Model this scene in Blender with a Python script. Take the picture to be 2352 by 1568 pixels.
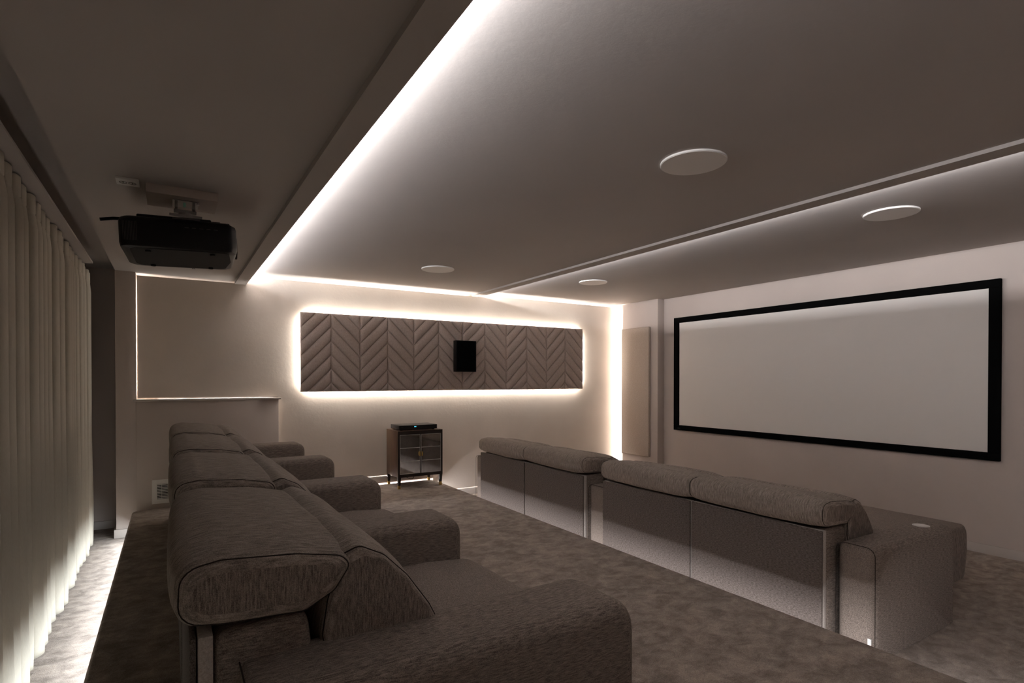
import bpy, bmesh, math, random
from math import pi, sin, cos, radians, sqrt
from mathutils import Vector, Matrix, noise

random.seed(4)
scn = bpy.context.scene
for o in list(bpy.data.objects):
    bpy.data.objects.remove(o, do_unlink=True)
COL = scn.collection

# ------------------------------------------------------------------ camera, world, light, exposure
F_PX, YAW, PITCH, CY = 1274.1, -31.65, -0.447, 882.3
cd = bpy.data.cameras.new('camera')
cam = bpy.data.objects.new('camera', cd)
COL.objects.link(cam)
cam.location = (0, 0, 1.43)
cam.rotation_euler = (radians(90 + PITCH), 0, radians(YAW))
cd.sensor_width = 36.0
cd.lens = F_PX / 2352 * 36
cd.shift_y = (CY - 784) / 2352
cd.clip_start = 0.02
scn.camera = cam

scn.view_settings.view_transform = 'Standard'
scn.view_settings.look = 'None'
scn.view_settings.gamma = 1
scn.view_settings.use_curve_mapping = False
scn.view_settings.exposure = 0.0
try:
    scn.cycles.diffuse_bounces = 8
    scn.cycles.max_bounces = 10
except Exception:
    pass

wd = bpy.data.worlds.new('world')
scn.world = wd
wd.use_nodes = True
wd.node_tree.nodes['Background'].inputs[0].default_value = (0.9, 0.86, 0.82, 1)
wd.node_tree.nodes['Background'].inputs[1].default_value = 0.0

NEUTRAL = (0.975, 0.965, 1.0)
WARM = (1.0, 0.93, 0.85)
COOL = (0.88, 0.945, 1.0)

# room dimensions (metres)
S = 5.72          # screen wall
XP = 5.60         # pier face beside the screen wall
YR = 5.34         # pier return
YC = 6.200         # face of the floating wall lining
YW = 6.34         # wall behind it
Y0 = 6.588        # recess back wall
XL = -0.74        # left wall
YN = -1.1         # near wall
P = 0.237         # platform height
HL, HM, HF = 2.42, 2.50, 2.525   # three ceiling heights
PXL, PXR, YP = -0.42, -0.266, 6.14   # pillar
EPL, EPR = -0.30, 2.69            # platform edges


def area(name, p0, p1, width, direction, power_per_m, color=NEUTRAL, spread=180):
    """long thin strip light from p0 to p1, shining along direction"""
    p0, p1 = Vector(p0), Vector(p1)
    ln = (p1 - p0).length
    ld = bpy.data.lights.new(name, 'AREA')
    ld.shape = 'RECTANGLE'
    ld.size = ln
    ld.size_y = width
    ld.energy = power_per_m * ln
    ld.color = color
    ld.spread = radians(spread)
    o = bpy.data.objects.new(name, ld)
    COL.objects.link(o)
    x = (p1 - p0).normalized()
    z = -Vector(direction).normalized()
    y = z.cross(x).normalized()
    m = Matrix((x, y, z)).transposed().to_4x4()
    m.translation = (p0 + p1) / 2
    o.matrix_world = m
    return o


LIP = 15.5
area('lip_light', (0.600, -1.05, 2.445), (0.600, 6.15, 2.445), 0.012, (0.45, 0, 1), LIP, NEUTRAL)
area('lip_light', (3.285, -1.05, 2.500), (3.285, 6.15, 2.500), 0.008, (0.8, 0, 1), 14, NEUTRAL)
# perimeter of the floating wall lining (light strips sit behind its edges)
YB = YW - 0.006
TOPS = ((-0.25, 0.545, HL - 0.022, 0.45), (0.665, 3.22, HM - 0.022, 4), (3.36, 5.56, HF - 0.022, 4))
for a, b, zt, pw in TOPS:
    area('lining_top_light', (a, YB, zt - 0.010), (b, YB, zt - 0.010), 0.005, (0, -1, 0), pw, WARM)
area('lining_end_light', (XP - .030, YB, 0.12), (XP - .030, YB, 2.48), 0.004, (0.6, -1, 0), 75, (1, .96, .92))
area('lining_start_light', (-0.236, YB, 1.30), (-0.236, YB, 2.37), 0.006, (0, -1, 0), 4, WARM)
area('lining_base_light', (2.75, YB, 0.088), (5.5, YB, 0.088), 0.005, (0, -1, -0.2), 7, NEUTRAL)
area('lining_base_light', (1.0, YB, P + 0.100), (2.66, YB, P + 0.100), 0.005, (0, -1, -0.2), 7, NEUTRAL)
area('ledge_light', (-0.10, YB, 1.258), (0.93, YB, 1.258), 0.005, (0, -1, 0), 0.8, NEUTRAL)
# halo behind the quilted panels
PX0, PX1, PZ0, PZ1, PY = 1.172, 4.968, 1.3045, 2.1486, 6.143
HP = 6
yl = YC - 0.018
area('halo_light', (PX0 + .05, yl, PZ1 - .035), (PX1 - .05, yl, PZ1 - .035), 0.012, (0, 0, 1), HP, WARM)
area('halo_light', (PX0 + .05, yl, PZ0 + .035), (PX1 - .05, yl, PZ0 + .035), 0.012, (0, 0, -1), HP, WARM)
area('halo_light', (PX0 + .035, yl, PZ0 + .05), (PX0 + .035, yl, PZ1 - .05), 0.012, (-1, 0, 0), HP, WARM)
area('halo_light', (PX1 - .035, yl, PZ0 + .05), (PX1 - .035, yl, PZ1 - .05), 0.012, (1, 0, 0), HP, WARM)
# under the nosing of the platform
area('step_light', (EPR - .032, -1.0, 0.130), (EPR - .032, 6.08, 0.130), 0.010, (0.9, 0, -0.8), 3.6, NEUTRAL)
area('step_light', (EPL + .024, -1.0, 0.130), (EPL + .024, 5.98, 0.130), 0.010, (-0.75, 0, -1), 5.5, COOL)
area('step_light', (1.05, 6.10, 0.118), (EPR - .07, 6.10, 0.118), 0.012, (0, 1, 0.1), 13, NEUTRAL)

# ------------------------------------------------------------------ materials
MATS = {}


def new_mat(name, rough=0.6, base=(0.5, 0.5, 0.5), metal=0.0, spec=0.5):
    m = bpy.data.materials.new(name)
    m.use_nodes = True
    b = m.node_tree.nodes['Principled BSDF']
    b.inputs['Base Color'].default_value = (*base, 1)
    b.inputs['Roughness'].default_value = rough
    b.inputs['Metallic'].default_value = metal
    b.inputs['Specular IOR Level'].default_value = spec
    MATS[name] = m
    return m, m.node_tree.nodes, m.node_tree.links, b


def noise_node(nd, lk, scale, detail=4, rough=0.6, coord='Object', stretch=None, distort=0.0):
    tc = nd.new('ShaderNodeTexCoord')
    src = tc.outputs[coord]
    if stretch:
        mp = nd.new('ShaderNodeMapping')
        mp.inputs['Scale'].default_value = stretch
        lk.new(src, mp.inputs[0])
        src = mp.outputs[0]
    n = nd.new('ShaderNodeTexNoise')
    n.inputs['Scale'].default_value = scale
    n.inputs['Detail'].default_value = detail
    n.inputs['Roughness'].default_value = rough
    n.inputs['Distortion'].default_value = distort
    lk.new(src, n.inputs['Vector'])
    return n.outputs['Fac']


def ramp(nd, lk, fac, c0, c1, p0=0.3, p1=0.7):
    r = nd.new('ShaderNodeValToRGB')
    r.color_ramp.elements[0].position = p0
    r.color_ramp.elements[1].position = p1
    r.color_ramp.elements[0].color = (*c0, 1)
    r.color_ramp.elements[1].color = (*c1, 1)
    lk.new(fac, r.inputs[0])
    return r.outputs['Color']


def bump(nd, lk, b, h, strength=0.3, dist=0.002):
    bp = nd.new('ShaderNodeBump')
    bp.inputs['Strength'].default_value = strength
    bp.inputs['Distance'].default_value = dist
    lk.new(h, bp.inputs['Height'])
    lk.new(bp.outputs[0], b.inputs['Normal'])


def paint(name, col, var=0.04, rough=0.75, bs=0.25, bscale=45):
    m, nd, lk, b = new_mat(name, rough, col, spec=0.3)
    f = noise_node(nd, lk, 1.3, 3, 0.5)
    c0 = tuple(c * (1 - var) for c in col)
    c1 = tuple(min(1, c * (1 + var)) for c in col)
    lk.new(ramp(nd, lk, f, c0, c1), b.inputs['Base Color'])
    h = noise_node(nd, lk, bscale, 4, 0.6)
    bump(nd, lk, b, h, bs, 0.002)
    return m


def fabric(name, dark, light, streak=(1, 1, 1), scale=220, bscale=500, bs=0.5, rough=0.95):
    """woven melange cloth: fine yarn noise plus long slub streaks"""
    m, nd, lk, b = new_mat(name, rough, dark, spec=0.15)
    f1 = noise_node(nd, lk, scale, 3, 0.75, stretch=(1, 1, 1))
    f2 = noise_node(nd, lk, scale * 0.55, 3, 0.7, stretch=streak)
    mx = nd.new('ShaderNodeMath')
    mx.operation = 'ADD'
    mx.use_clamp = False
    lk.new(f1, mx.inputs[0])
    lk.new(f2, mx.inputs[1])
    hf = nd.new('ShaderNodeMath')
    hf.operation = 'MULTIPLY'
    hf.inputs[1].default_value = 0.5
    lk.new(mx.outputs[0], hf.inputs[0])
    lk.new(ramp(nd, lk, hf.outputs[0], dark, light, 0.40, 0.63), b.inputs['Base Color'])
    bump(nd, lk, b, hf.outputs[0], bs, 0.0015)
    return m


paint('ceiling_paint', (0.47, 0.435, 0.41), 0.03)
paint('wall_paint', (0.53, 0.462, 0.418), 0.05, bs=0.4)
paint('lining_paint', (0.71, 0.635, 0.56), 0.09, bs=0.5, bscale=30)
paint('trim_paint', (0.52, 0.47, 0.43), 0.02, rough=0.5)
paint('white_plastic', (0.80, 0.77, 0.73), 0.01, rough=0.45, bs=0.05)
paint('white_gloss', (0.72, 0.70, 0.67), 0.01, rough=0.35, bs=0.02)
fabric('sofa_cloth', (0.092, 0.074, 0.063), (0.365, 0.308, 0.266), (1, 1, 0.12), 520)
fabric('sofa_cloth_lengthwise', (0.086, 0.069, 0.058), (0.345, 0.289, 0.248), (0.14, 1, 1), 520)
fabric('head_cloth', (0.125, 0.103, 0.088), (0.43, 0.37, 0.322), (0.10, 1, 0.10), 480)
fabric('sofa_cloth_shaded', (0.055, 0.045, 0.039), (0.205, 0.172, 0.155), (1, 0.3, 1), 420)  # same sofa fabric, darkened so the shade on the backs is in the colour
fabric('quilt_cloth', (0.32, 0.262, 0.232), (0.48, 0.40, 0.355), (1, 1, 0.3), 300, bs=0.3)
fabric('frame_cloth', (0.34, 0.31, 0.28), (0.50, 0.46, 0.43), (1, 1, 1), 260, bs=0.3)
fabric('acoustic_cloth', (0.38, 0.315, 0.26), (0.56, 0.48, 0.41), (1, 1, 1), 260, bs=0.4)
new_mat('seam_dark', 0.95, (0.035, 0.028, 0.024), spec=0.1)
new_mat('black_plastic', 0.42, (0.003, 0.003, 0.003), spec=0.3)
new_mat('charcoal_plastic', 0.6, (0.004, 0.0038, 0.0035), spec=0.2)
new_mat('black_satin', 0.25, (0.010, 0.010, 0.010), spec=0.5)
new_mat('black_velvet', 1.0, (0.0035, 0.0035, 0.0035), spec=0.02)
new_mat('black_cloth', 1.0, (0.003, 0.003, 0.003), spec=0.02)
new_mat('steel', 0.35, (0.35, 0.34, 0.33), metal=1.0)
new_mat('silver_trim', 0.3, (0.75, 0.74, 0.72), metal=0.9)
new_mat('brass', 0.32, (0.55, 0.38, 0.12), metal=0.9)
new_mat('screen_white', 0.85, (0.80, 0.765, 0.725), spec=0.1)
new_mat('grey_print', 0.6, (0.06, 0.056, 0.052))
new_mat('dark_hole', 0.9, (0.004, 0.004, 0.004), spec=0.1)
new_mat('dark_frame', 0.5, (0.02, 0.019, 0.018), spec=0.3)

# carpet: cut pile with brushed patches
m, nd, lk, b = new_mat('carpet', 1.0, (0.2, 0.17, 0.15), spec=0.05)
f1 = noise_node(nd, lk, 10.5, 7, 0.64, distort=0.35, stretch=(1, 1.25, 1))
f2 = noise_node(nd, lk, 260, 2, 0.8)
c1 = ramp(nd, lk, f1, (0.185, 0.148, 0.124), (0.435, 0.36, 0.307), 0.36, 0.64)
c2 = ramp(nd, lk, f2, (0.55, 0.55, 0.55), (1.3, 1.3, 1.3), 0.3, 0.7)
mx = nd.new('ShaderNodeMixRGB')
mx.blend_type = 'MULTIPLY'
mx.inputs[0].default_value = 1.0
lk.new(c1, mx.inputs[1])
lk.new(c2, mx.inputs[2])
lk.new(mx.outputs[0], b.inputs['Base Color'])
ad = nd.new('ShaderNodeMath')
ad.operation = 'MULTIPLY_ADD'
ad.inputs[1].default_value = 4.0
lk.new(f1, ad.inputs[0])
lk.new(f2, ad.inputs[2])
bump(nd, lk, b, ad.outputs[0], 0.8, 0.004)
b.inputs['Sheen Weight'].default_value = 0.4
b.inputs['Sheen Tint'].default_value = (0.7, 0.65, 0.6, 1)

# curtain: cream voile-like cloth
m, nd, lk, b = new_mat('curtain_cloth', 0.9, (0.5, 0.45, 0.36), spec=0.1)
f = noise_node(nd, lk, 300, 3, 0.7, stretch=(1, 1, 0.15))
lk.new(ramp(nd, lk, f, (0.54, 0.505, 0.425), (0.59, 0.555, 0.475)), b.inputs['Base Color'])
bump(nd, lk, b, f, 0.2, 0.001)

# walnut veneer
m, nd, lk, b = new_mat('walnut', 0.42, (0.07, 0.035, 0.02), spec=0.4)
f = noise_node(nd, lk, 9, 8, 0.65, stretch=(3.0, 3.0, 0.35), distort=1.5)
lk.new(ramp(nd, lk, f, (0.040, 0.020, 0.012), (0.115, 0.062, 0.036)), b.inputs['Base Color'])
m, nd, lk, b = new_mat('dark_wood', 0.4, (0.012, 0.008, 0.006), spec=0.4)
f = noise_node(nd, lk, 9, 8, 0.65, stretch=(3.0, 3.0, 0.35))
lk.new(ramp(nd, lk, f, (0.008, 0.005, 0.004), (0.02, 0.012, 0.009)), b.inputs['Base Color'])
# dark mirrored glass of the cabinet doors
m, nd, lk, b = new_mat('door_mirror', 0.06, (0.50, 0.49, 0.47), metal=1.0)
f = noise_node(nd, lk, 20, 3, 0.6)
lk.new(ramp(nd, lk, f, (0.40, 0.39, 0.37), (0.58, 0.57, 0.55)), b.inputs['Base Color'])
m, nd, lk, b = new_mat('window_glass', 0.05, (0.01, 0.01, 0.012), spec=0.5)
m, nd, lk, b = new_mat('blue_display', 0.4, (0.02, 0.1, 0.12))
b.inputs['Emission Color'].default_value = (0.12, 0.75, 1.0, 1)
b.inputs['Emission Strength'].default_value = 0.9

# ------------------------------------------------------------------ builders


def link(name, bm, mat, parent=None, smooth=None, cap=None):
    me = bpy.data.meshes.new(name)
    bmesh.ops.recalc_face_normals(bm, faces=bm.faces[:])
    if smooth is not None:
        lay = bm.faces.layers.int.get('cap')
        for f in bm.faces:
            f.smooth = not (lay and f[lay])
    if cap:
        lay = bm.faces.layers.int.get('cap')
        for f in bm.faces:
            f.material_index = 1 if lay and f[lay] else 0
    bm.to_mesh(me)
    bm.free()
    if mat:
        me.materials.append(MATS[mat])
    if cap:
        me.materials.append(MATS[cap])
    o = bpy.data.objects.new(name, me)
    COL.objects.link(o)
    if parent:
        o.parent = parent
    if smooth:
        me.set_sharp_from_angle(angle=radians(smooth))
    return o


def struct(o):
    o['kind'] = 'structure'
    return o


def tag(o, label, cat, group=None):
    o['label'] = label
    o['category'] = cat
    if group:
        o['group'] = group
    return o


def thing(name, loc, label, cat, group=None):
    o = bpy.data.objects.new(name, None)
    o.empty_display_size = 0.1
    COL.objects.link(o)
    o.location = loc
    return tag(o, label, cat, group)


def box(bm, x0, x1, y0, y1, z0, z1, bev=0.0, seg=2):
    vs = [bm.verts.new((x, y, z)) for z in (z0, z1) for x, y in ((x0, y0), (x1, y0), (x1, y1), (x0, y1))]
    fs = [(0, 3, 2, 1), (4, 5, 6, 7), (0, 1, 5, 4), (1, 2, 6, 5), (2, 3, 7, 6), (3, 0, 4, 7)]
    fl = [bm.faces.new([vs[i] for i in f]) for f in fs]
    if bev > 0:
        es = set()
        for f in fl:
            es.update(f.edges)
        bmesh.ops.bevel(bm, geom=list(es), offset=bev, segments=seg, profile=0.5, affect='EDGES')
    return fl


def bx(name, x0, x1, y0, y1, z0, z1, mat, parent=None, bev=0.0, seg=2):
    bm = bmesh.new()
    box(bm, x0, x1, y0, y1, z0, z1, bev, seg)
    return link(name, bm, mat, parent, smooth=40 if bev else None)


def disc(bm, c, r, z0, z1, n=64, bev=0.0, axis='Z'):
    """cylinder about an axis through c, from z0 to z1 along the axis"""
    rings = []
    prof = [(r - bev, z0), (r, z0 + bev), (r, z1)] if bev else [(r, z0), (r, z1)]
    for rr, zz in prof:
        ring = []
        for i in range(n):
            a = 2 * pi * i / n
            u, v = rr * cos(a), rr * sin(a)
            if axis == 'Z':
                p = (c[0] + u, c[1] + v, zz)
            elif axis == 'Y':
                p = (c[0] + u, zz, c[1] + v)
            else:
                p = (zz, c[0] + u, c[1] + v)
            ring.append(bm.verts.new(p))
        rings.append(ring)
    for a, b_ in zip(rings, rings[1:]):
        for i in range(n):
            bm.faces.new((a[i], a[(i + 1) % n], b_[(i + 1) % n], b_[i]))
    bm.faces.new(rings[0][::-1])
    bm.faces.new(rings[-1])


def tube(bm, pts, r, n=8, closed=False):
    pts = [Vector(p) for p in pts]
    rings = []
    N = len(pts)
    for i, p in enumerate(pts):
        if closed:
            d = pts[(i + 1) % N] - pts[i - 1]
        else:
            d = pts[min(i + 1, N - 1)] - pts[max(i - 1, 0)]
        d.normalize()
        up = Vector((0, 0, 1)) if abs(d.z) < 0.9 else Vector((0, 1, 0))
        a = d.cross(up).normalized()
        b_ = a.cross(d).normalized()
        rings.append([bm.verts.new(p + a * (r * cos(2 * pi * k / n)) + b_ * (r * sin(2 * pi * k / n))) for k in range(n)])
    last = N if closed else N - 1
    for i in range(last):
        A, B = rings[i], rings[(i + 1) % N]
        for k in range(n):
            bm.faces.new((A[k], A[(k + 1) % n], B[(k + 1) % n], B[k]))
    if not closed:
        bm.faces.new(rings[0][::-1])
        bm.faces.new(rings[-1])


def round_poly(pts, rad, seg=6, step=0.03):
    """closed polygon (x, z) with rounded corners, long sides subdivided"""
    n = len(pts)
    if not isinstance(rad, (list, tuple)):
        rad = [rad] * n
    out = []
    for i in range(n):
        p = Vector(pts[i])
        a = Vector(pts[i - 1]) - p
        c = Vector(pts[(i + 1) % n]) - p
        la, lc = a.length, c.length
        a.normalize()
        c.normalize()
        ang = math.acos(max(-1, min(1, a.dot(c))))
        r = rad[i]
        if r < 1e-5 or ang > pi - 0.02:
            out.append(p)
            continue
        t = min(r / math.tan(ang / 2), la * 0.48, lc * 0.48)
        r2 = t * math.tan(ang / 2)
        p1, p2 = p + a * t, p + c * t
        bis = (a + c).normalized()
        ctr = p + bis * (r2 / sin(ang / 2))
        v1, v2 = p1 - ctr, p2 - ctr
        tot = v1.angle_signed(v2)
        for k in range(seg + 1):
            w = v1.copy()
            w.rotate(Matrix.Rotation(-tot * k / seg, 2))
            out.append(ctr + w)
    # subdivide long sides
    res = []
    m_ = len(out)
    for i in range(m_):
        p, q = out[i], out[(i + 1) % m_]
        L = (q - p).length
        k = max(1, int(L / step))
        for j in range(k):
            res.append(p.lerp(q, j / k))
    # remove duplicates
    cl = [res[0]]
    for p in res[1:]:
        if (p - cl[-1]).length > 1e-4:
            cl.append(p)
    if (cl[0] - cl[-1]).length < 1e-4:
        cl.pop()
    return cl


def soft_prism(bm, prof, y0, y1, r=0.03, seg=5, ny=8, crown=0.0, wr=0.0, seed=0.0, cap_dome=0.0, wscale=7.0):
    """profile in x/z swept along y with rounded ends; crown swells the middle; wr wrinkles"""
    n = len(prof)
    nor = []
    area2 = sum(prof[i].x * prof[(i + 1) % n].y - prof[(i + 1) % n].x * prof[i].y for i in range(n))
    sgn = 1 if area2 > 0 else -1
    for i in range(n):
        d = prof[(i + 1) % n] - prof[i - 1]
        nor.append(Vector((d.y, -d.x)).normalized() * sgn)
    secs = []
    if r > 0:
        for k in range(seg + 1):
            t = k / seg * pi / 2
            secs.append((y0 + r * (1 - cos(t)) if False else y0 + r * (1 - cos(t)), r * (1 - sin(t))))
        secs = [(y0 + r * (1 - cos(k / seg * pi / 2)), r * (1 - sin(k / seg * pi / 2))) for k in range(seg + 1)]
    else:
        secs = [(y0, 0.0)]
    mid = [(y0 + r + (y1 - y0 - 2 * r) * k / ny, 0.0) for k in range(1, ny)]
    end = [(y1 - (yy - y0), ins) for yy, ins in reversed(secs)]
    secs = secs + mid + end
    # end rings shrink towards the middle (or towards the bottom edge for standing pieces)
    mnx, mxx = min(p.x for p in prof), max(p.x for p in prof)
    mnz, mxz = min(p.y for p in prof), max(p.y for p in prof)
    ax, hx = (mnx + mxx) / 2, (mxx - mnx) / 2
    az, hz = ((mnz + mxz) / 2, (mxz - mnz) / 2) if mnz > .12 else (mnz, mxz - mnz)
    rings = []
    lay = bm.faces.layers.int.get('cap') or bm.faces.layers.int.new('cap')
    for yy, ins in secs:
        u = (yy - y0) / (y1 - y0)
        wk = max(0.0, min(1.0, (min(yy - y0, y1 - yy) - r) / (1.5 * r + .01)))
        sw = crown * (1 - (2 * u - 1) ** 4) * min(1.0, max(0.0, (min(yy - y0, y1 - yy) - r) / .06))
        ring = []
        for p, q in zip(prof, nor):
            v = Vector((ax + (p.x - ax) * (1 - ins / hx), az + (p.y - az) * (1 - ins / hz))) + q * sw
            co = Vector((v.x, yy, v.y))
            if wr:
                nn = noise.noise(Vector((co.x * wscale, co.y * wscale * 0.6, co.z * wscale)) + Vector((seed, seed, 0)))
                nn += 0.5 * noise.noise(Vector((co.x * 3 * wscale, co.y * wscale, co.z * 3 * wscale)) + Vector((seed, 0, seed)))
                co += Vector((q.x, 0, q.y)) * nn * wr * wk
            ring.append(bm.verts.new(co))
        rings.append(ring)
    for A, B in zip(rings, rings[1:]):
        for i in range(n):
            bm.faces.new((A[i], A[(i + 1) % n], B[(i + 1) % n], B[i]))
    for f in (bm.faces.new(rings[0]), bm.faces.new(rings[-1][::-1])):
        f[lay] = 1
    return nor


def seam_loop(bm, prof, y, off, r=0.0016, er=0.03, crown=0.0, u=0.0):
    """thin dark seam lying on the rounded end of a soft_prism, off metres in from its end"""
    c = 1 - off / er
    ins = er * (1 - sqrt(max(0, 1 - c * c)))
    mnx, mxx = min(p.x for p in prof), max(p.x for p in prof)
    mnz, mxz = min(p.y for p in prof), max(p.y for p in prof)
    ax, hx = (mnx + mxx) / 2, (mxx - mnx) / 2
    az, hz = (mnz + mxz) / 2, (mxz - mnz) / 2
    pts = [(ax + (p.x - ax) * (1 - ins / hx), y, az + (p.y - az) * (1 - ins / hz)) for p in prof]
    tube(bm, pts, r, 6, closed=True)


# ------------------------------------------------------------------ the room shell
def slab(name, x0, x1, y0, y1, z0, z1, mat):
    return struct(bx(name, x0, x1, y0, y1, z0, z1, mat))


ZT = 2.75
slab('floor', XL - .1, S + .1, YN - .1, Y0 + .1, -0.08, 0.0, 'carpet')
slab('wall_left', XL - .1, XL, YN - .1, Y0 + .1, 0, ZT, 'wall_paint')
slab('wall_near', XL, S, YN - .1, YN, 0, ZT, 'wall_paint')
slab('wall_right', S, S + .1, YN - .1, Y0 + .1, 0, ZT, 'wall_paint')
slab('wall_far', XL, PXL, Y0, Y0 + .1, 0, ZT, 'wall_paint')
slab('wall_far', PXR, XP, YW, YW + .1, 0, ZT, 'wall_paint')
struct(bx('wall_pillar', PXL, PXR, YP, Y0 + .1, 0, HL, 'wall_paint', bev=0.003))
struct(bx('wall_pier', XP, S, YR, YW + .1, 0, HF, 'wall_paint', bev=0.003))
# three ceiling fields, the two light lips, the curtain pelmet
slab('ceiling', PXL, 0.585, YN, YW, HL, ZT, 'ceiling_paint')
slab('ceiling', 0.585, 3.27, YN, YW, HM, ZT, 'ceiling_paint')
slab('ceiling', 3.27, S, YN, YW, HF, ZT, 'ceiling_paint')
slab('ceiling', XL, PXL, YN, Y0, 2.50, ZT, 'ceiling_paint')
slab('trim_3', XL, -0.53, YN, 5.63, 2.375, 2.390, 'ceiling_paint')


def lip(name, prof, y0, y1):
    bm = bmesh.new()
    pr = [Vector(p) for p in prof]
    soft_prism(bm, pr, y0, y1, r=0, ny=2)
    return struct(link(name, bm, 'ceiling_paint'))


lip('trim_1', [(0.555, 2.392), (0.658, 2.392), (0.658, 2.416), (0.586, 2.416), (0.586, HL), (0.555, HL)], YN, YC - .002)
lip('trim_2', [(3.225, 2.481), (3.345, 2.481), (3.345, 2.4905), (3.271, 2.4905), (3.271, HF - .001), (3.225, HF - .001)], YN, YC - .002)

# floating wall lining with a stepped top edge and a gap all round
bm = bmesh.new()
LX0, LX1 = PXR + 0.010, XP - 0.022
pts = [(LX0, 1.262), (0.955, 1.262), (0.955, P + .098), (2.70, P + .098), (2.70, .085), (LX1, .085), (LX1, HF - .022), (3.31, HF - .022), (3.31, HM - .022), (0.62, HM - .022), (0.62, HL - .022), (LX0, HL - .022)]
fv = [bm.verts.new((x, YC, z)) for x, z in pts]
bv = [bm.verts.new((x, YC + .022, z)) for x, z in pts]
bm.faces.new(fv)
bm.faces.new(bv[::-1])
for i in range(len(pts)):
    j = (i + 1) % len(pts)
    bm.faces.new((fv[i], bv[i], bv[j], fv[j]))
struct(link('wall_far_lining', bm, 'lining_paint'))

# boxed ledge (low wall) against the far wall, with a shelf cap
lb = struct(bx('wall_ledge', PXR, 0.952, YP - .015, YW, 0, 1.232, 'wall_paint', bev=0.003))
bm = bmesh.new()
box(bm, PXR - .022, 0.972, YP - .045, YP - .001, 1.232, 1.25, 0.004)
box(bm, PXR + .001, 0.951, YP - .002, YW - .001, 1.232, 1.2495)
link('ledge_cap', bm, 'trim_paint', lb, smooth=40)

BB = 0.077


def baseboard(name, x0, x1, y0, y1, z=0):
    return struct(bx(name, x0, x1, y0, y1, z, z + BB, 'trim_paint', bev=0.003))


baseboard('baseboard_right', S - .016, S, YN, YR)
baseboard('baseboard_pier', XP - .016, XP, YR - .016, YC)
baseboard('baseboard_pier', XP - .0, S - .016, YR - .016, YR)
baseboard('baseboard_far', 2.70, XP - .016, YC - .010, YC + .016)
baseboard('baseboard_platform', 0.955, 2.70, YC - .010, YC + .016, P + .012)
baseboard('baseboard_recess', XL, PXL, Y0 - .016, Y0)
baseboard('baseboard_pillar', PXL - .016, PXR, YP - .016, YP)
baseboard('baseboard_pillar', PXL - .016, PXL, YP, Y0 - .016)
baseboard('baseboard_left', XL, XL + .014, YN, Y0 - .016)

# window behind the curtain
wf = struct(bx('window_1', XL, XL + .02, 0.4, 6.38, 0.05, 2.3, 'dark_frame'))
bm = bmesh.new()
for k in range(3):
    box(bm, XL + .019, XL + .024, 0.48 + k * 1.97, 0.48 + k * 1.97 + 1.87, 0.13, 2.22)
link('pane', bm, 'window_glass', wf)
# door in the near wall, behind the camera
dr = struct(bx('door_1', 2.9, 3.75, YN, YN + .03, 0, 2.05, 'trim_paint', bev=.003))
bm = bmesh.new()
tube(bm, [(3.66, YN + .03, 1.0), (3.66, YN + .08, 1.0), (3.54, YN + .08, 1.0)], 0.009)
link('door_handle', bm, 'steel', dr, smooth=40)

# ------------------------------------------------------------------ platform


def platform():
    def outline(ins):
        x0, x1 = EPL + ins, EPR - ins
        ya, yb, yc = YN + .002, YP - .017 - (ins if ins else 0), YC - .020 - ins
        pts = [(x0, ya), (x1, ya), (x1, yc), (0.955 + ins, yc), (0.955 + ins, yb), (x0, yb)]
        rad = [0, 0, 0.11, 0, 0, 0.09]
        return round_poly(pts, rad, 8, 0.6)
    bm = bmesh.new()
    rn = 0.022
    lv = []
    for k in range(6):
        t = k / 5 * pi / 2
        lv.append((rn * (1 - sin(t)), P - rn * (1 - cos(t))))
    lv += [(0.0, 0.165), (0.006, 0.150), (0.018, 0.142), (0.10, 0.140), (0.10, 0.0005)]
    base = outline(0)
    n = len(base)
    area2 = sum(base[i].x * base[(i + 1) % n].y - base[(i + 1) % n].x * base[i].y for i in range(n))
    s = 1 if area2 > 0 else -1

    def normal(i):
        d1 = (base[i] - base[i - 1]).normalized()
        d2 = (base[(i + 1) % n] - base[i]).normalized()
        n1 = Vector((d1.y, -d1.x)) * s
        n2 = Vector((d2.y, -d2.x)) * s
        b_ = (n1 + n2)
        b_.normalize()
        return b_ / max(0.5, b_.dot(n1))
    nn = [normal(i) for i in range(n)]
    rings = []
    for ins, z in lv:
        rings.append([bm.verts.new(((p - q * ins).x, max(YN + .002, (p - q * ins).y), z)) for p, q in zip(base, nn)])
    for A, B in zip(rings, rings[1:]):
        for i in range(n):
            bm.faces.new((A[i], A[(i + 1) % n], B[(i + 1) % n], B[i]))
    bm.faces.new(rings[0])
    o = link('carpeted_platform', bm, 'carpet', smooth=50)
    tag(o, 'raised brown carpeted platform under the back row of recliners, lit from below its edge', 'platform')
    return o


platform()

# ------------------------------------------------------------------ recliner seating
# local frame of a seat: x forward from the back plane, y along the row, z up
def arm_prof(h, x0=0.09):
    return round_poly([(x0, 0.0), (1.03, 0.0), (1.03, h), (x0, h)], [0.004, 0.01, 0.075, 0.02], 7, 0.05)


def head_prof(dz):
    pts = [(-0.028, .705), (0.06, .692), (0.22, .684), (0.285, .72), (0.322, .778), (0.30, .803), (0.20, .824), (0.05, .836), (-0.024, .822)]
    return round_poly([(x, z + dz) for x, z in pts], [.05, .03, .03, .04, .02, .04, .08, .06, .05], 5, 0.03)


def cush_prof(dz):
    pts = [(0.30, .42), (0.60, .42), (0.565, .54), (0.515, .64), (0.455, .725), (0.395, .785), (0.335, .815), (0.295, .80), (0.262, .70), (0.25, .62)]
    return round_poly([(x, z + (dz if z > .43 else 0)) for x, z in pts], [.02, .02, .08, .08, .08, .06, .03, .015, .03, .05], 4, 0.03)


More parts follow.
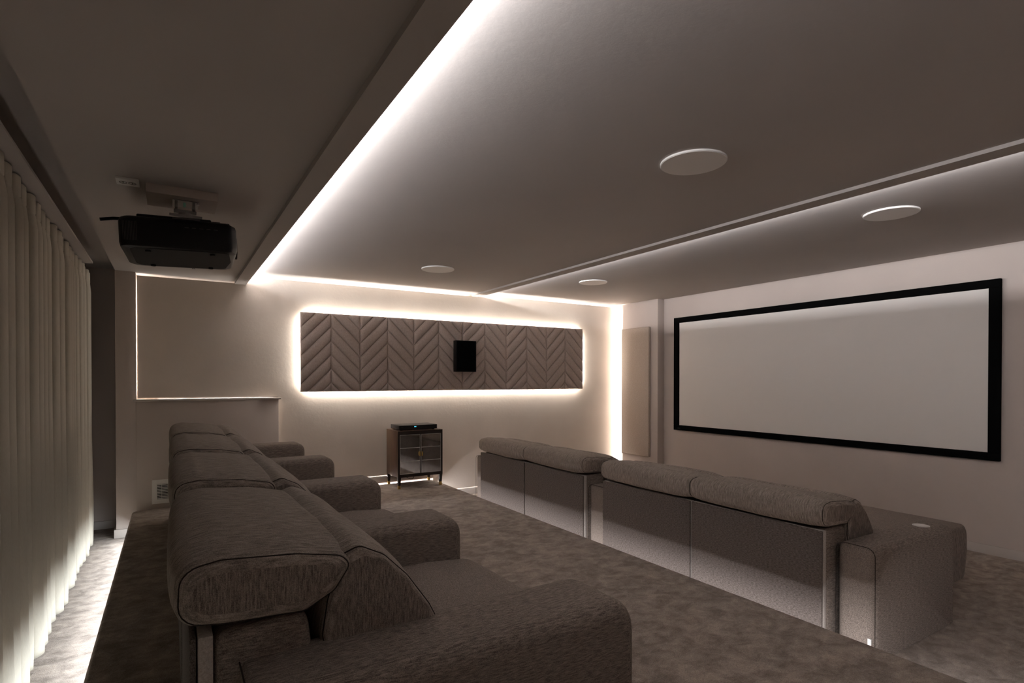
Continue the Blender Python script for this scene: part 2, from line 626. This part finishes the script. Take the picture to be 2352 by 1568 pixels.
def build_arm(root, y0, w, h, seed, x0=0.09):
    bm = bmesh.new()
    pr = arm_prof(h, x0)
    soft_prism(bm, pr, y0, y0 + w, r=0.045, seg=6, ny=5, wr=0.002, seed=seed)
    a = link('armrest', bm, 'sofa_cloth_lengthwise', root, smooth=60)
    bm = bmesh.new()
    # seam round the back end of the arm
    rr = 0.045
    pts = []
    for t in range(9):
        an = t / 8 * pi / 2
        pts.append((x0 - .0005, y0 + rr - rr * cos(an), h - rr + rr * sin(an) - .001))
    pts = [(x0 - .0005, y0 - .0005, 0.02)] + pts
    q = [(x0 - .0005, y0 + w - (p[1] - y0), p[2]) for p in reversed(pts)]
    tube(bm, pts + q, 0.0018, 6)
    link('seam', bm, 'seam_dark', a)
    return a


def build_seat(root, y0, w, dz=0.0, seed=0.0, ext=0.004, inset=0.0):
    """one seat place with back, cushion, headrest between y0 and y0+w"""
    bm = bmesh.new()
    box(bm, 0.0, 0.012, y0 + .004, y0 + w - .004, 0.004, .675 + dz, 0.004)
    link('back_panel', bm, 'sofa_cloth_shaded', root, smooth=40)
    bm = bmesh.new()
    box(bm, 0.0145, 0.042, y0 + .003, y0 + w - .003, 0.004, .675 + dz, 0.004)
    fr = link('back_frame', bm, 'frame_cloth', root, smooth=40)
    bm = bmesh.new()
    pr = round_poly([(0.043, 0.01), (0.30, 0.01), (0.225, .69 + dz), (0.043, .672 + dz)], [0, 0, .035, .03], 5, .06)
    soft_prism(bm, pr, y0 + .004, y0 + w - .004, r=0.02, seg=4, ny=4)
    link('backrest_shell', bm, 'sofa_cloth_lengthwise', root, smooth=60)
    # seat cushion
    bm = bmesh.new()
    pr = round_poly([(0.24, 0.10), (1.055, 0.10), (1.085, 0.30), (1.075, .435), (0.85, .452), (0.24, .445)], [.01, .03, .05, .07, .2, .01], 6, .06)
    soft_prism(bm, pr, y0 + inset + .002, y0 + w - .002, r=0.02, seg=4, ny=8, crown=0.006, wr=.002, seed=seed)
    link('seat_cushion', bm, 'sofa_cloth', root, smooth=60)
    bm = bmesh.new()
    box(bm, 0.20, 1.02, y0 + inset + .004, y0 + w - .004, 0.004, 0.115)
    link('base', bm, 'sofa_cloth', root)
    # back cushion
    bm = bmesh.new()
    pr = cush_prof(dz)
    soft_prism(bm, pr, y0, y0 + w, r=0.028, seg=5, ny=14, crown=0.010, wr=.006, seed=seed + 3)
    c = link('back_cushion', bm, 'head_cloth', root, smooth=70, cap='sofa_cloth')
    bm = bmesh.new()
    seam_loop(bm, pr, y0 + .010, .010, er=.028)
    link('seam', bm, 'seam_dark', c)
    bm = bmesh.new()
    seam_loop(bm, pr, y0 + w - .010, .010, er=.028)
    link('seam', bm, 'seam_dark', c)
    # headrest
    bm = bmesh.new()
    pr = head_prof(dz)
    soft_prism(bm, pr, y0 - .020, y0 + w + ext, r=0.032, seg=6, ny=14, crown=0.012, wr=.004, seed=seed + 7)
    h = link('headrest', bm, 'head_cloth', root, smooth=70, cap='sofa_cloth')
    bm = bmesh.new()
    seam_loop(bm, pr, y0 - .020 + .011, .011, er=.032)
    link('seam', bm, 'seam_dark', h)
    bm = bmesh.new()
    seam_loop(bm, pr, y0 + w + ext - .011, .011, er=.032)
    link('seam', bm, 'seam_dark', h)


AW = 0.252
BX = 0.03
YA0 = 1.075
labels = [
    'nearest dark grey fabric recliner of the back row, its whole left armrest in the foreground',
    'second dark grey recliner from the camera, just beyond the nearest one on the platform',
    'third dark grey recliner on the platform, level with the glass cabinet legs, before the farthest',
    'farthest dark grey recliner on the platform, next to the low ledge wall',
]
ROW = [1.075, 2.112, 3.162, 4.250, 5.350]
for k in range(4):
    y, SP = ROW[k], ROW[k + 1] - ROW[k]
    t = thing('recliner_armchair', (BX, y, P + .004), labels[k], 'recliner', 'recliners in a row on the platform')
    build_arm(t, 0, AW, 0.608, k * 1.7)
    build_seat(t, .185, SP - .185 - .006, 0.0, seed=k * 5.3, inset=AW - .185)
    if k == 3:
        build_arm(t, SP - .004, AW, 0.608, 9.1)

FX = 2.915


def loveseat(y, label, left_arm, right_arm, seat_ws, seed, la=.215, ax0=.045):
    t = thing('recliner_sofa', (FX, y, 0.003), label, 'sofa', 'front row sofas')
    yy = 0.0
    if right_arm:
        build_arm(t, 0, .192, 0.578, seed)
        yy = .21
    for i, w in enumerate(seat_ws):
        build_seat(t, yy + .004, w - .008, -0.045, seed + i * 2.1)
        # extended footrest in front of the seat
        bm = bmesh.new()
        pr = round_poly([(1.045, .10), (1.06, .07), (1.74, .07), (1.785, .25), (1.775, .435), (1.40, .447), (1.09, .440), (1.09, .30)], [.01, .01, .05, .1, .07, .1, .02, .05], 6, .06)
        soft_prism(bm, pr, yy - (.012 if i == 0 else -.003), yy + w - .006, r=0.03, seg=4, ny=6, crown=0.004, wr=.003, seed=seed + i)
        link('footrest', bm, 'sofa_cloth', t, smooth=60)
        yy += w
    if left_arm:
        build_arm(t, yy + .004, la, 0.565, seed + 11, ax0)
    return t


s1 = loveseat(1.405, 'nearer dark grey two-seat sofa below the screen, with a cup holder in its armrest', True, True, (.872, .88), 2.0)
s2 = loveseat(3.60, 'dark grey two-seat sofa on the floor, farther one beside the back-lit wall', True, False, (.90, .90), 17.0, la=.245, ax0=.08)
# cup holder in the near armrest
bm = bmesh.new()
disc(bm, (3.725 - FX, 1.497 - 1.405), 0.043, 0.5765, 0.580, 40)
ch = link('cup_holder', bm, 'silver_trim', s1, smooth=40)
bm = bmesh.new()
disc(bm, (3.725 - FX, 1.497 - 1.405), 0.037, 0.5801, 0.5815, 40)
link('cup_lid', bm, 'white_gloss', ch, smooth=40)
bx('cable_clip', 0.088, 0.0985, 0.018, 0.035, 0.085, 0.118, 'white_gloss', s1, .002)

# ------------------------------------------------------------------ curtain
def curtain(y0, y1, label, seed):
    t = thing('curtain', (-0.62, (y0 + y1) / 2, 0), label, 'curtain')
    rnd = random.Random(seed)
    wl = 0.158
    nf = int((y1 - y0) / wl)
    xs = []
    nper = 20
    ph = [rnd.uniform(-.25, .25) for _ in range(nf + 2)]
    amp = [rnd.uniform(.75, 1.2) for _ in range(nf + 2)]
    zs = [0.012, .05, .10, .2, .35, .6, .9, 1.3, 1.7, 2.0, 2.2, 2.27, 2.275, 2.28, 2.33, 2.366]
    bm = bmesh.new()
    grid = []
    yc = (y0 + y1) / 2
    for z in zs:
        row = []
        for i in range(nf * nper + 1):
            u = i / nper
            k = int(u)
            y = y0 + (y1 - y0) * u / nf
            th = 2 * pi * u
            low = max(0, 1 - z / 1.2)
            a = (0.047 * amp[k] + 0.006 * low * amp[(k * 7) % len(amp)])
            if z > 2.2:
                a *= 0.8
            x = a * (2.0 * abs(sin(th / 2 + .25 * ph[k] * low * sin(pi * (u - k)))) ** 0.85 - 1.1)
            x += 0.10 * a * sin(2 * th + 1.0) * low * amp[(k * 3) % len(amp)]
            yy = y + 0.014 * sin(2 * th + .4) + low * 0.02 * sin(0.7 * th + seed)
            x += 0.010 * low * noise.noise(Vector((y * 6, z * 3, seed)))
            zz = z
            if z < .03:
                zz += 0.010 * abs(noise.noise(Vector((y * 5, 0, seed))))
            if 2.272 < z < 2.279:
                x -= 0.0025
            row.append(bm.verts.new((x - 0.0, yy - yc, zz)))
        grid.append(row)
    for A, B in zip(grid, grid[1:]):
        for i in range(len(A) - 1):
            bm.faces.new((A[i], A[i + 1], B[i + 1], B[i]))
    o = link('drape', bm, 'curtain_cloth', t, smooth=80)
    sm = o.modifiers.new('thick', 'SOLIDIFY')
    sm.thickness = 0.0025
    bm = bmesh.new()
    box(bm, -0.008, 0.008, y0 - yc, y1 - yc, 2.367, 2.3745)
    link('track', bm, 'white_plastic', t)
    return t


curtain(0.1, 6.16, 'full length cream pleated curtain hanging along the left wall', 3)

# ------------------------------------------------------------------ quilted chevron panels with halo
def quilt(x0, x1, c0, ncol, label):
    cw = 3.796 / 12
    bm = bmesh.new()
    bmx0, bmx1 = x0 + .0015, x1 - .0015
    us = [0, .008, .022, .05, .10, .18, .30, .42, .5, .58, .70, .82, .90, .95, .978, .992, 1]
    ss = [0, .012, .03, .06, .11, .19, .32, .5, .68, .81, .89, .94, .97, .988]
    step, rise, zb = .1507, .3198, 1.3816
    s_all = [q + t for q in range(-5, 8) for t in ss]
    cols = []
    for c in range(c0, c0 + ncol):
        for u in us[(0 if c == c0 else 1):]:
            cols.append((c, u))
    grid = []
    for c, u in cols:
        x = min(bmx1, max(bmx0, PX0 + (c + u) * cw))
        tri = u if c % 2 == 0 else 1 - u
        col = []
        for q in s_all:
            z = min(PZ1, max(PZ0, zb + tri * rise + q * step))
            sv = ((z - zb - tri * rise) / step) % 1.0
            d1 = min(sv, 1 - sv) * step * 0.703
            d2 = min(u, 1 - u) * cw
            d3 = min(x - bmx0, bmx1 - x, z - PZ0, PZ1 - z)
            h = 0.021 * (1 - math.exp(-d1 / .0125)) * (1 - math.exp(-d2 / .008))
            if d3 < .012:
                h = h * sqrt(max(0, 1 - (1 - d3 / .012) ** 2)) - 0.004 * (1 - d3 / .012) ** 2
            col.append(bm.verts.new((x, PY - h + .011, z)))
        grid.append(col)
    for A, B in zip(grid, grid[1:]):
        for i in range(len(s_all) - 1):
            if max(A[i + 1].co.z - A[i].co.z, B[i + 1].co.z - B[i].co.z) < 1e-6:
                continue
            bm.faces.new((A[i], B[i], B[i + 1], A[i + 1]))
    bmesh.ops.remove_doubles(bm, verts=bm.verts[:], dist=1e-5)
    # rim behind the padded face
    box(bm, bmx0, bmx1, PY + .0155, PY + .024, PZ0, PZ1)
    o = link('quilted_wall_panel', bm, 'quilt_cloth', smooth=60)
    return tag(o, label, 'wall panel', 'back-lit chevron quilted wall panels')


xm = 3.070
quilt(PX0, xm, 0, 6, 'back-lit taupe chevron quilted panel, left half, nearer the projector')
quilt(xm, PX1, 6, 6, 'back-lit taupe chevron quilted panel, right half, nearer the screen')

# black surround speaker on the panels
t = thing('wall_speaker', (3.057, 6.063, 1.529), 'small black box speaker mounted over the middle of the quilted wall panels', 'speaker')
bx('cabinet', -.137, .137, -.050, .030, 0, .378, 'black_plastic', t, .006)
bx('grille', -.131, .131, -.058, -.050, .006, .372, 'black_cloth', t, .004)
bx('bracket', -.05, .05, .030, .072, .12, .26, 'black_plastic', t)

# fabric acoustic panel on the pier
bm = bmesh.new()
box(bm, XP - .042, XP - .001, 5.466, 6.0, .376, 2.16, .009, 3)
tag(link('acoustic_panel', bm, 'acoustic_cloth', smooth=50), 'tall narrow beige fabric acoustic panel on the pier left of the screen', 'acoustic panel')

# ------------------------------------------------------------------ projection screen
t = thing('projection_screen', (S - .001, 3.43, .772), 'large white fixed projection screen in a black frame on the right wall', 'screen')
y0, y1, z0, z1 = 1.738 - 3.43, 5.136 - 3.43, 0, 1.476
i0, i1, k0, k1 = 1.816 - 3.43, 5.045 - 3.43, .067, 1.405
for a in ((y0, y1, k1, z1), (y0, y1, z0, k0), (y0, i0, k0, k1), (i1, y1, k0, k1)):
    bx('frame_bar', -.037, -.002, a[0], a[1], a[2], a[3], 'black_velvet', t, .003)
bx('screen_surface', -.029, -.026, i0 - .01, i1 + .01, k0 - .01, k1 + .01, 'screen_white', t)
bx('name_plate', -.0385, -.0372, y1 - .115, y1 - .07, .018, .034, 'charcoal_plastic', t)

# ------------------------------------------------------------------ ceiling speakers
for (x, y, z, lb_) in ((2.19, 1.858, HM, 'round white ceiling speaker nearest the camera in the middle ceiling field'),
                       (2.20, 4.93, HM, 'round white ceiling speaker in the middle ceiling field above the quilted panels'),
                       (4.03, 1.80, HF, 'round white ceiling speaker above the near end of the projection screen'),
                       (4.03, 4.81, HF, 'round white ceiling speaker near the far corner between lit wall and screen')):
    t = thing('ceiling_speaker', (x, y, z), lb_, 'speaker', 'round ceiling speakers')
    bm = bmesh.new()
    disc(bm, (0, 0), 0.157, -0.009, -0.0003, 80, .0015)
    link('rim', bm, 'white_gloss', t, smooth=40)
    bm = bmesh.new()
    disc(bm, (0, 0), 0.152, -0.0102, -0.0085, 80)
    link('grille', bm, 'white_plastic', t, smooth=40)

# ------------------------------------------------------------------ projector on its ceiling mount
t = thing('projector_mount', (0.06, 3.46, HL), 'white boxed ceiling plinth and steel bracket carrying the black projector', 'mount')
bx('plinth', -.16, .16, -.13, .13, -.046, -.0005, 'wall_paint', t, .002)
bm = bmesh.new()
box(bm, -.045, .075, -.07, .07, -.050, -.0465)
box(bm, -.035, -.022, -.06, .06, -.085, -.05)
box(bm, .045, .058, -.06, .06, -.085, -.05)
box(bm, -.04, .065, -.012, .012, -.10, -.082)
disc(bm, (.012, 0), .03, -.118, -.098, 24)
box(bm, -.06, .09, -.05, -.035, -.128, -.116)
box(bm, -.06, .09, .035, .05, -.128, -.116)
br = link('bracket', bm, 'steel', t, smooth=40)
bm = bmesh.new()
disc(bm, (.07, -.072), .006, -.062, -.05, 12)
link('bolt', bm, 'silver_trim', t, smooth=40)
bx('level_vial', .002, .014, -.075, -.066, -.082, -.060, 'blue_display', br)
MATS['level_green'] = MATS['blue_display'].copy()
MATS['level_green'].node_tree.nodes['Principled BSDF'].inputs['Emission Strength'].default_value = 0
MATS['level_green'].node_tree.nodes['Principled BSDF'].inputs['Base Color'].default_value = (.2, .55, .45, 1)
br.children[0].data.materials[0] = MATS['level_green']

t = thing('projector', (0.047, 3.455, 2.075), 'large black home cinema projector hanging below the ceiling plinth', 'projector')
t.rotation_euler = (0, radians(-2.2), radians(-2.0))
bm = bmesh.new()
# body: plan outline with rounded corners, tapering underside
plan = round_poly([(-.245, -.255), (.235, -.255), (.265, -.20), (.265, .22), (.235, .275), (-.245, .275)], [.05, .03, .05, .05, .04, .07], 6, .2)
lv = [(0.022, 0.0), (0.006, .006), (0.0, .025), (0.0, .125), (.006, .142), (.02, .150)]
rings = []
n = len(plan)
cx = Vector((0.01, 0.01))
for ins, z in lv:
    ring = []
    for p in plan:
        d = (p - cx)
        q = p - d.normalized() * ins
        ring.append(bm.verts.new((q.x, q.y, z)))
    rings.append(ring)
for A, B in zip(rings, rings[1:]):
    for i in range(n):
        bm.faces.new((A[i], A[(i + 1) % n], B[(i + 1) % n], B[i]))
bm.faces.new(rings[0])
bm.faces.new(rings[-1][::-1])
pb = link('body', bm, 'black_plastic', t, smooth=50)
bm = bmesh.new()
pl = round_poly([(-.205, -.235), (.222, -.235), (.243, .0), (.222, .235), (-.205, .235)], [.05, .03, .1, .05, .07], 6, .2)
vs0 = [bm.verts.new((p.x, p.y, -.002)) for p in pl]
vs1 = [bm.verts.new((p.x * 1.02, p.y * 1.02, .004)) for p in pl]
bm.faces.new(vs0)
bm.faces.new(vs1[::-1])
for i in range(len(pl)):
    j = (i + 1) % len(pl)
    bm.faces.new((vs0[i], vs1[i], vs1[j], vs0[j]))
link('underside_cover', bm, 'charcoal_plastic', t)
bx('rear_shell', -.17, .15, -.22, .22, .150, .168, 'black_plastic', t, .006)
bx('top_shell', .10, .235, -.20, .20, .148, .162, 'black_plastic', t, .006)
for sx, sy in ((-.13, .20), (.15, .20), (-.13, -.19), (.15, -.19)):
    bm = bmesh.new()
    disc(bm, (sx, sy), .013, -.010, -.001, 20, .002)
    link('foot', bm, 'charcoal_plastic', t, smooth=40)
bm = bmesh.new()
disc(bm, (0.0, .078), .062, .262, .275, 40, axis='X')
link('lens', bm, 'black_satin', t, smooth=40)
bm = bmesh.new()
for k in range(5):
    box(bm, .03 + k * .032, .048 + k * .032, -.2562, -.2552, .108, .111)
link('button_marks', bm, 'grey_print', t)
bm = bmesh.new()
for k in range(10):
    box(bm, -.225 + .006 * k, -.223 + .006 * k, -.2557, -.2552, .03, .12)
link('vent_slots', bm, 'grey_print', t)
bm = bmesh.new()
pts = [(-.17, -.10, .160), (-.22, -.13, .158), (-.27, -.15, .150), (-.32, -.16, .138)]
tube(bm, pts, .008, 10)
link('cable', bm, 'black_plastic', t, smooth=50)
bm = bmesh.new()
box(bm, -.02, .10, -.249, -.243, .151, .158)
box(bm, .13, .19, -.205, -.2, .1605, .163)
link('sticker', bm, 'grey_print', t)
# tiny maker mark on the front underside
bm = bmesh.new()
for k in range(2):
    box(bm, .055 + k * .008, .0615 + k * .008, .262, .268, -.0035, -.0022)
    box(bm, .055 + k * .008, .0615 + k * .008, .253, .259, -.0035, -.0022)
link('badge', bm, 'grey_print', t)

t = thing('ceiling_socket', (-.175, 3.352, HL), 'white double socket plate on the ceiling beside the projector plinth', 'socket')
bx('plate', -.048, .048, -.052, .052, -.012, -.0003, 'white_gloss', t, .003)
for k in (-1, 1):
    bm = bmesh.new()
    tube(bm, [(k * .019 + .0155 * cos(a * pi / 12), .0155 * sin(a * pi / 12), -.0125) for a in range(24)], .0012, 6, closed=True)
    link('socket_ring', bm, 'grey_print', t)
for k in (-1, 1):
    for q in (-1, 1):
        bm = bmesh.new()
        disc(bm, (k * .019, q * .006), .0022, -.0132, -.0118, 12)
        link('pin_hole', bm, 'dark_hole', t)

# ------------------------------------------------------------------ vent grille in the ledge wall
t = thing('vent_grille', (0.03, YP - .0155, .39), 'square white louvred vent low in the ledge wall beside the recliners', 'vent')
bm = bmesh.new()
a, b_ = .177, .111
c, d = .137, .071
for q in ((-a, a, d, b_), (-a, a, -b_, -d), (-a, -c, -d, d), (c, a, -d, d)):
    box(bm, q[0], q[1], -.009, -.0003, q[2], q[3])
link('frame', bm, 'white_plastic', t)
bx('duct', -c, c, -.002, -.0008, -d, d, 'dark_hole', t)
for k in range(10):
    z = -d + .007 + k * .0142
    bm = bmesh.new()
    v = [bm.verts.new(p) for p in ((-c, -.008, z - .003), (c, -.008, z - .003), (c, -.0025, z + .002), (-c, -.0025, z + .002),
                                   (-c, -.008, z - .001), (c, -.008, z - .001), (c, -.0025, z + .004), (-c, -.0025, z + .004))]
    for f in ((0, 1, 2, 3), (7, 6, 5, 4), (0, 4, 5, 1), (1, 5, 6, 2), (2, 6, 7, 3), (3, 7, 4, 0)):
        bm.faces.new([v[i] for i in f])
    link('louvre', bm, 'white_plastic', t)
for k in range(-2, 3):
    bx('mullion', k * .05 - .0015, k * .05 + .0015, -.0092, -.0075, -d, d, 'white_plastic', t)

# ------------------------------------------------------------------ cabinet and disc player
CXm, CYf = 2.375, 5.79
cw, cdp = .264, .378
t = thing('display_cabinet', (CXm, CYf, P + .0005), 'small walnut cabinet with two mirrored doors and brass-tipped legs by the far wall', 'cabinet')
z0, z1 = .124, .629
bm = bmesh.new()
box(bm, -cw, cw, .012, cdp, z0, z1, .002)
link('body', bm, 'walnut', t, smooth=40)
bm = bmesh.new()
for q in ((-cw, cw, z1 - .038, z1), (-cw, cw, z0, z0 + .033), (-cw, -cw + .02, z0 + .033, z1 - .038), (cw - .02, cw, z0 + .033, z1 - .038)):
    box(bm, q[0], q[1], 0, .0118, q[2], q[3])
link('front_frame', bm, 'dark_wood', t)
bx('top', -cw - .001, cw + .001, -.001, cdp + .001, z1, z1 + .004, 'walnut', t)
for s_ in (-1, 1):
    xa, xb = (-cw + .0205, -.0055) if s_ < 0 else (.0055, cw - .0205)
    dz0, dz1 = z0 + .034, z1 - .039
    dd = bx('door', xa, xb, .003, .011, dz0, dz1, 'door_mirror', t)
    bm = bmesh.new()
    e = .0045
    for q in ((xa, xb, dz1 - e, dz1), (xa, xb, dz0, dz0 + e), (xa, xa + e, dz0, dz1), (xb - e, xb, dz0, dz1)):
        box(bm, q[0], q[1], .0012, .0029, q[2], q[3])
    for zz in (.444, .297):
        box(bm, xa, xb, -.0004, .0029, zz - .003, zz + .003)
    link('glazing_bar', bm, 'silver_trim', dd)
    bm = bmesh.new()
    # half round pull
    zc, rr = .373, .028
    pts = []
    for k in range(13):
        a = -pi / 2 + pi * k / 12
        pts.append((s_ * (.007 + .018 * cos(a)), zc + rr * sin(a)))
    f = [bm.verts.new((p[0], -.010, p[1])) for p in pts]
    g = [bm.verts.new((p[0], -.0006, p[1])) for p in pts]
    bm.faces.new(f)
    bm.faces.new(g[::-1])
    for i in range(len(pts)):
        j = (i + 1) % len(pts)
        bm.faces.new((f[i], g[i], g[j], f[j]))
    link('handle', bm, 'brass', dd)
bx('centre_stile', -.005, .005, .001, .0115, z0 + .033, z1 - .038, 'dark_wood', t)
for lx, ly in ((-cw + .018, .02), (cw - .018, .02), (-cw + .018, cdp - .022), (cw - .018, cdp - .022)):
    bm = bmesh.new()
    rings = []
    for z, w in ((.1235, .0175), (.037, .0125)):
        rings.append([bm.verts.new((lx + a * w, ly + b_ * w, z)) for a, b_ in ((-1, -1), (1, -1), (1, 1), (-1, 1))])
    for i in range(4):
        bm.faces.new((rings[0][i], rings[0][(i + 1) % 4], rings[1][(i + 1) % 4], rings[1][i]))
    bm.faces.new(rings[0])
    bm.faces.new(rings[1][::-1])
    lg = link('leg', bm, 'dark_wood', t)
    bx('brass_tip', lx - .0128, lx + .0128, ly - .0128, ly + .0128, 0, .0369, 'brass', lg)
bm = bmesh.new()
tube(bm, [(-.15, .10, .13), (-.12, .10, .10), (-.085, .10, .082), (-.06, .10, .080), (-.045, .10, .095), (-.03, .10, .13)], .003, 8)
link('cable', bm, 'black_plastic', t, smooth=50)

t = thing('disc_player', (2.371, 5.85, P + .0005 + .6335), 'flat black disc player with blue display on top of the small cabinet', 'media player')
bx('case', -.226, .226, 0, .27, .007, .055, 'black_satin', t, .002)
bx('fascia', -.226, .226, -.003, 0, .009, .053, 'black_plastic', t)
bx('display', -.050, -.026, -.0036, -.003, .033, .043, 'blue_display', t)
bx('logo', -.205, -.180, -.0035, -.003, .036, .040, 'grey_print', t)
for a in (-1, 1):
    for b_ in (.03, .24):
        bm = bmesh.new()
        disc(bm, (a * .19, b_), .015, 0, .0075, 20)
        link('foot', bm, 'black_plastic', t)

bpy.context.view_layer.update()
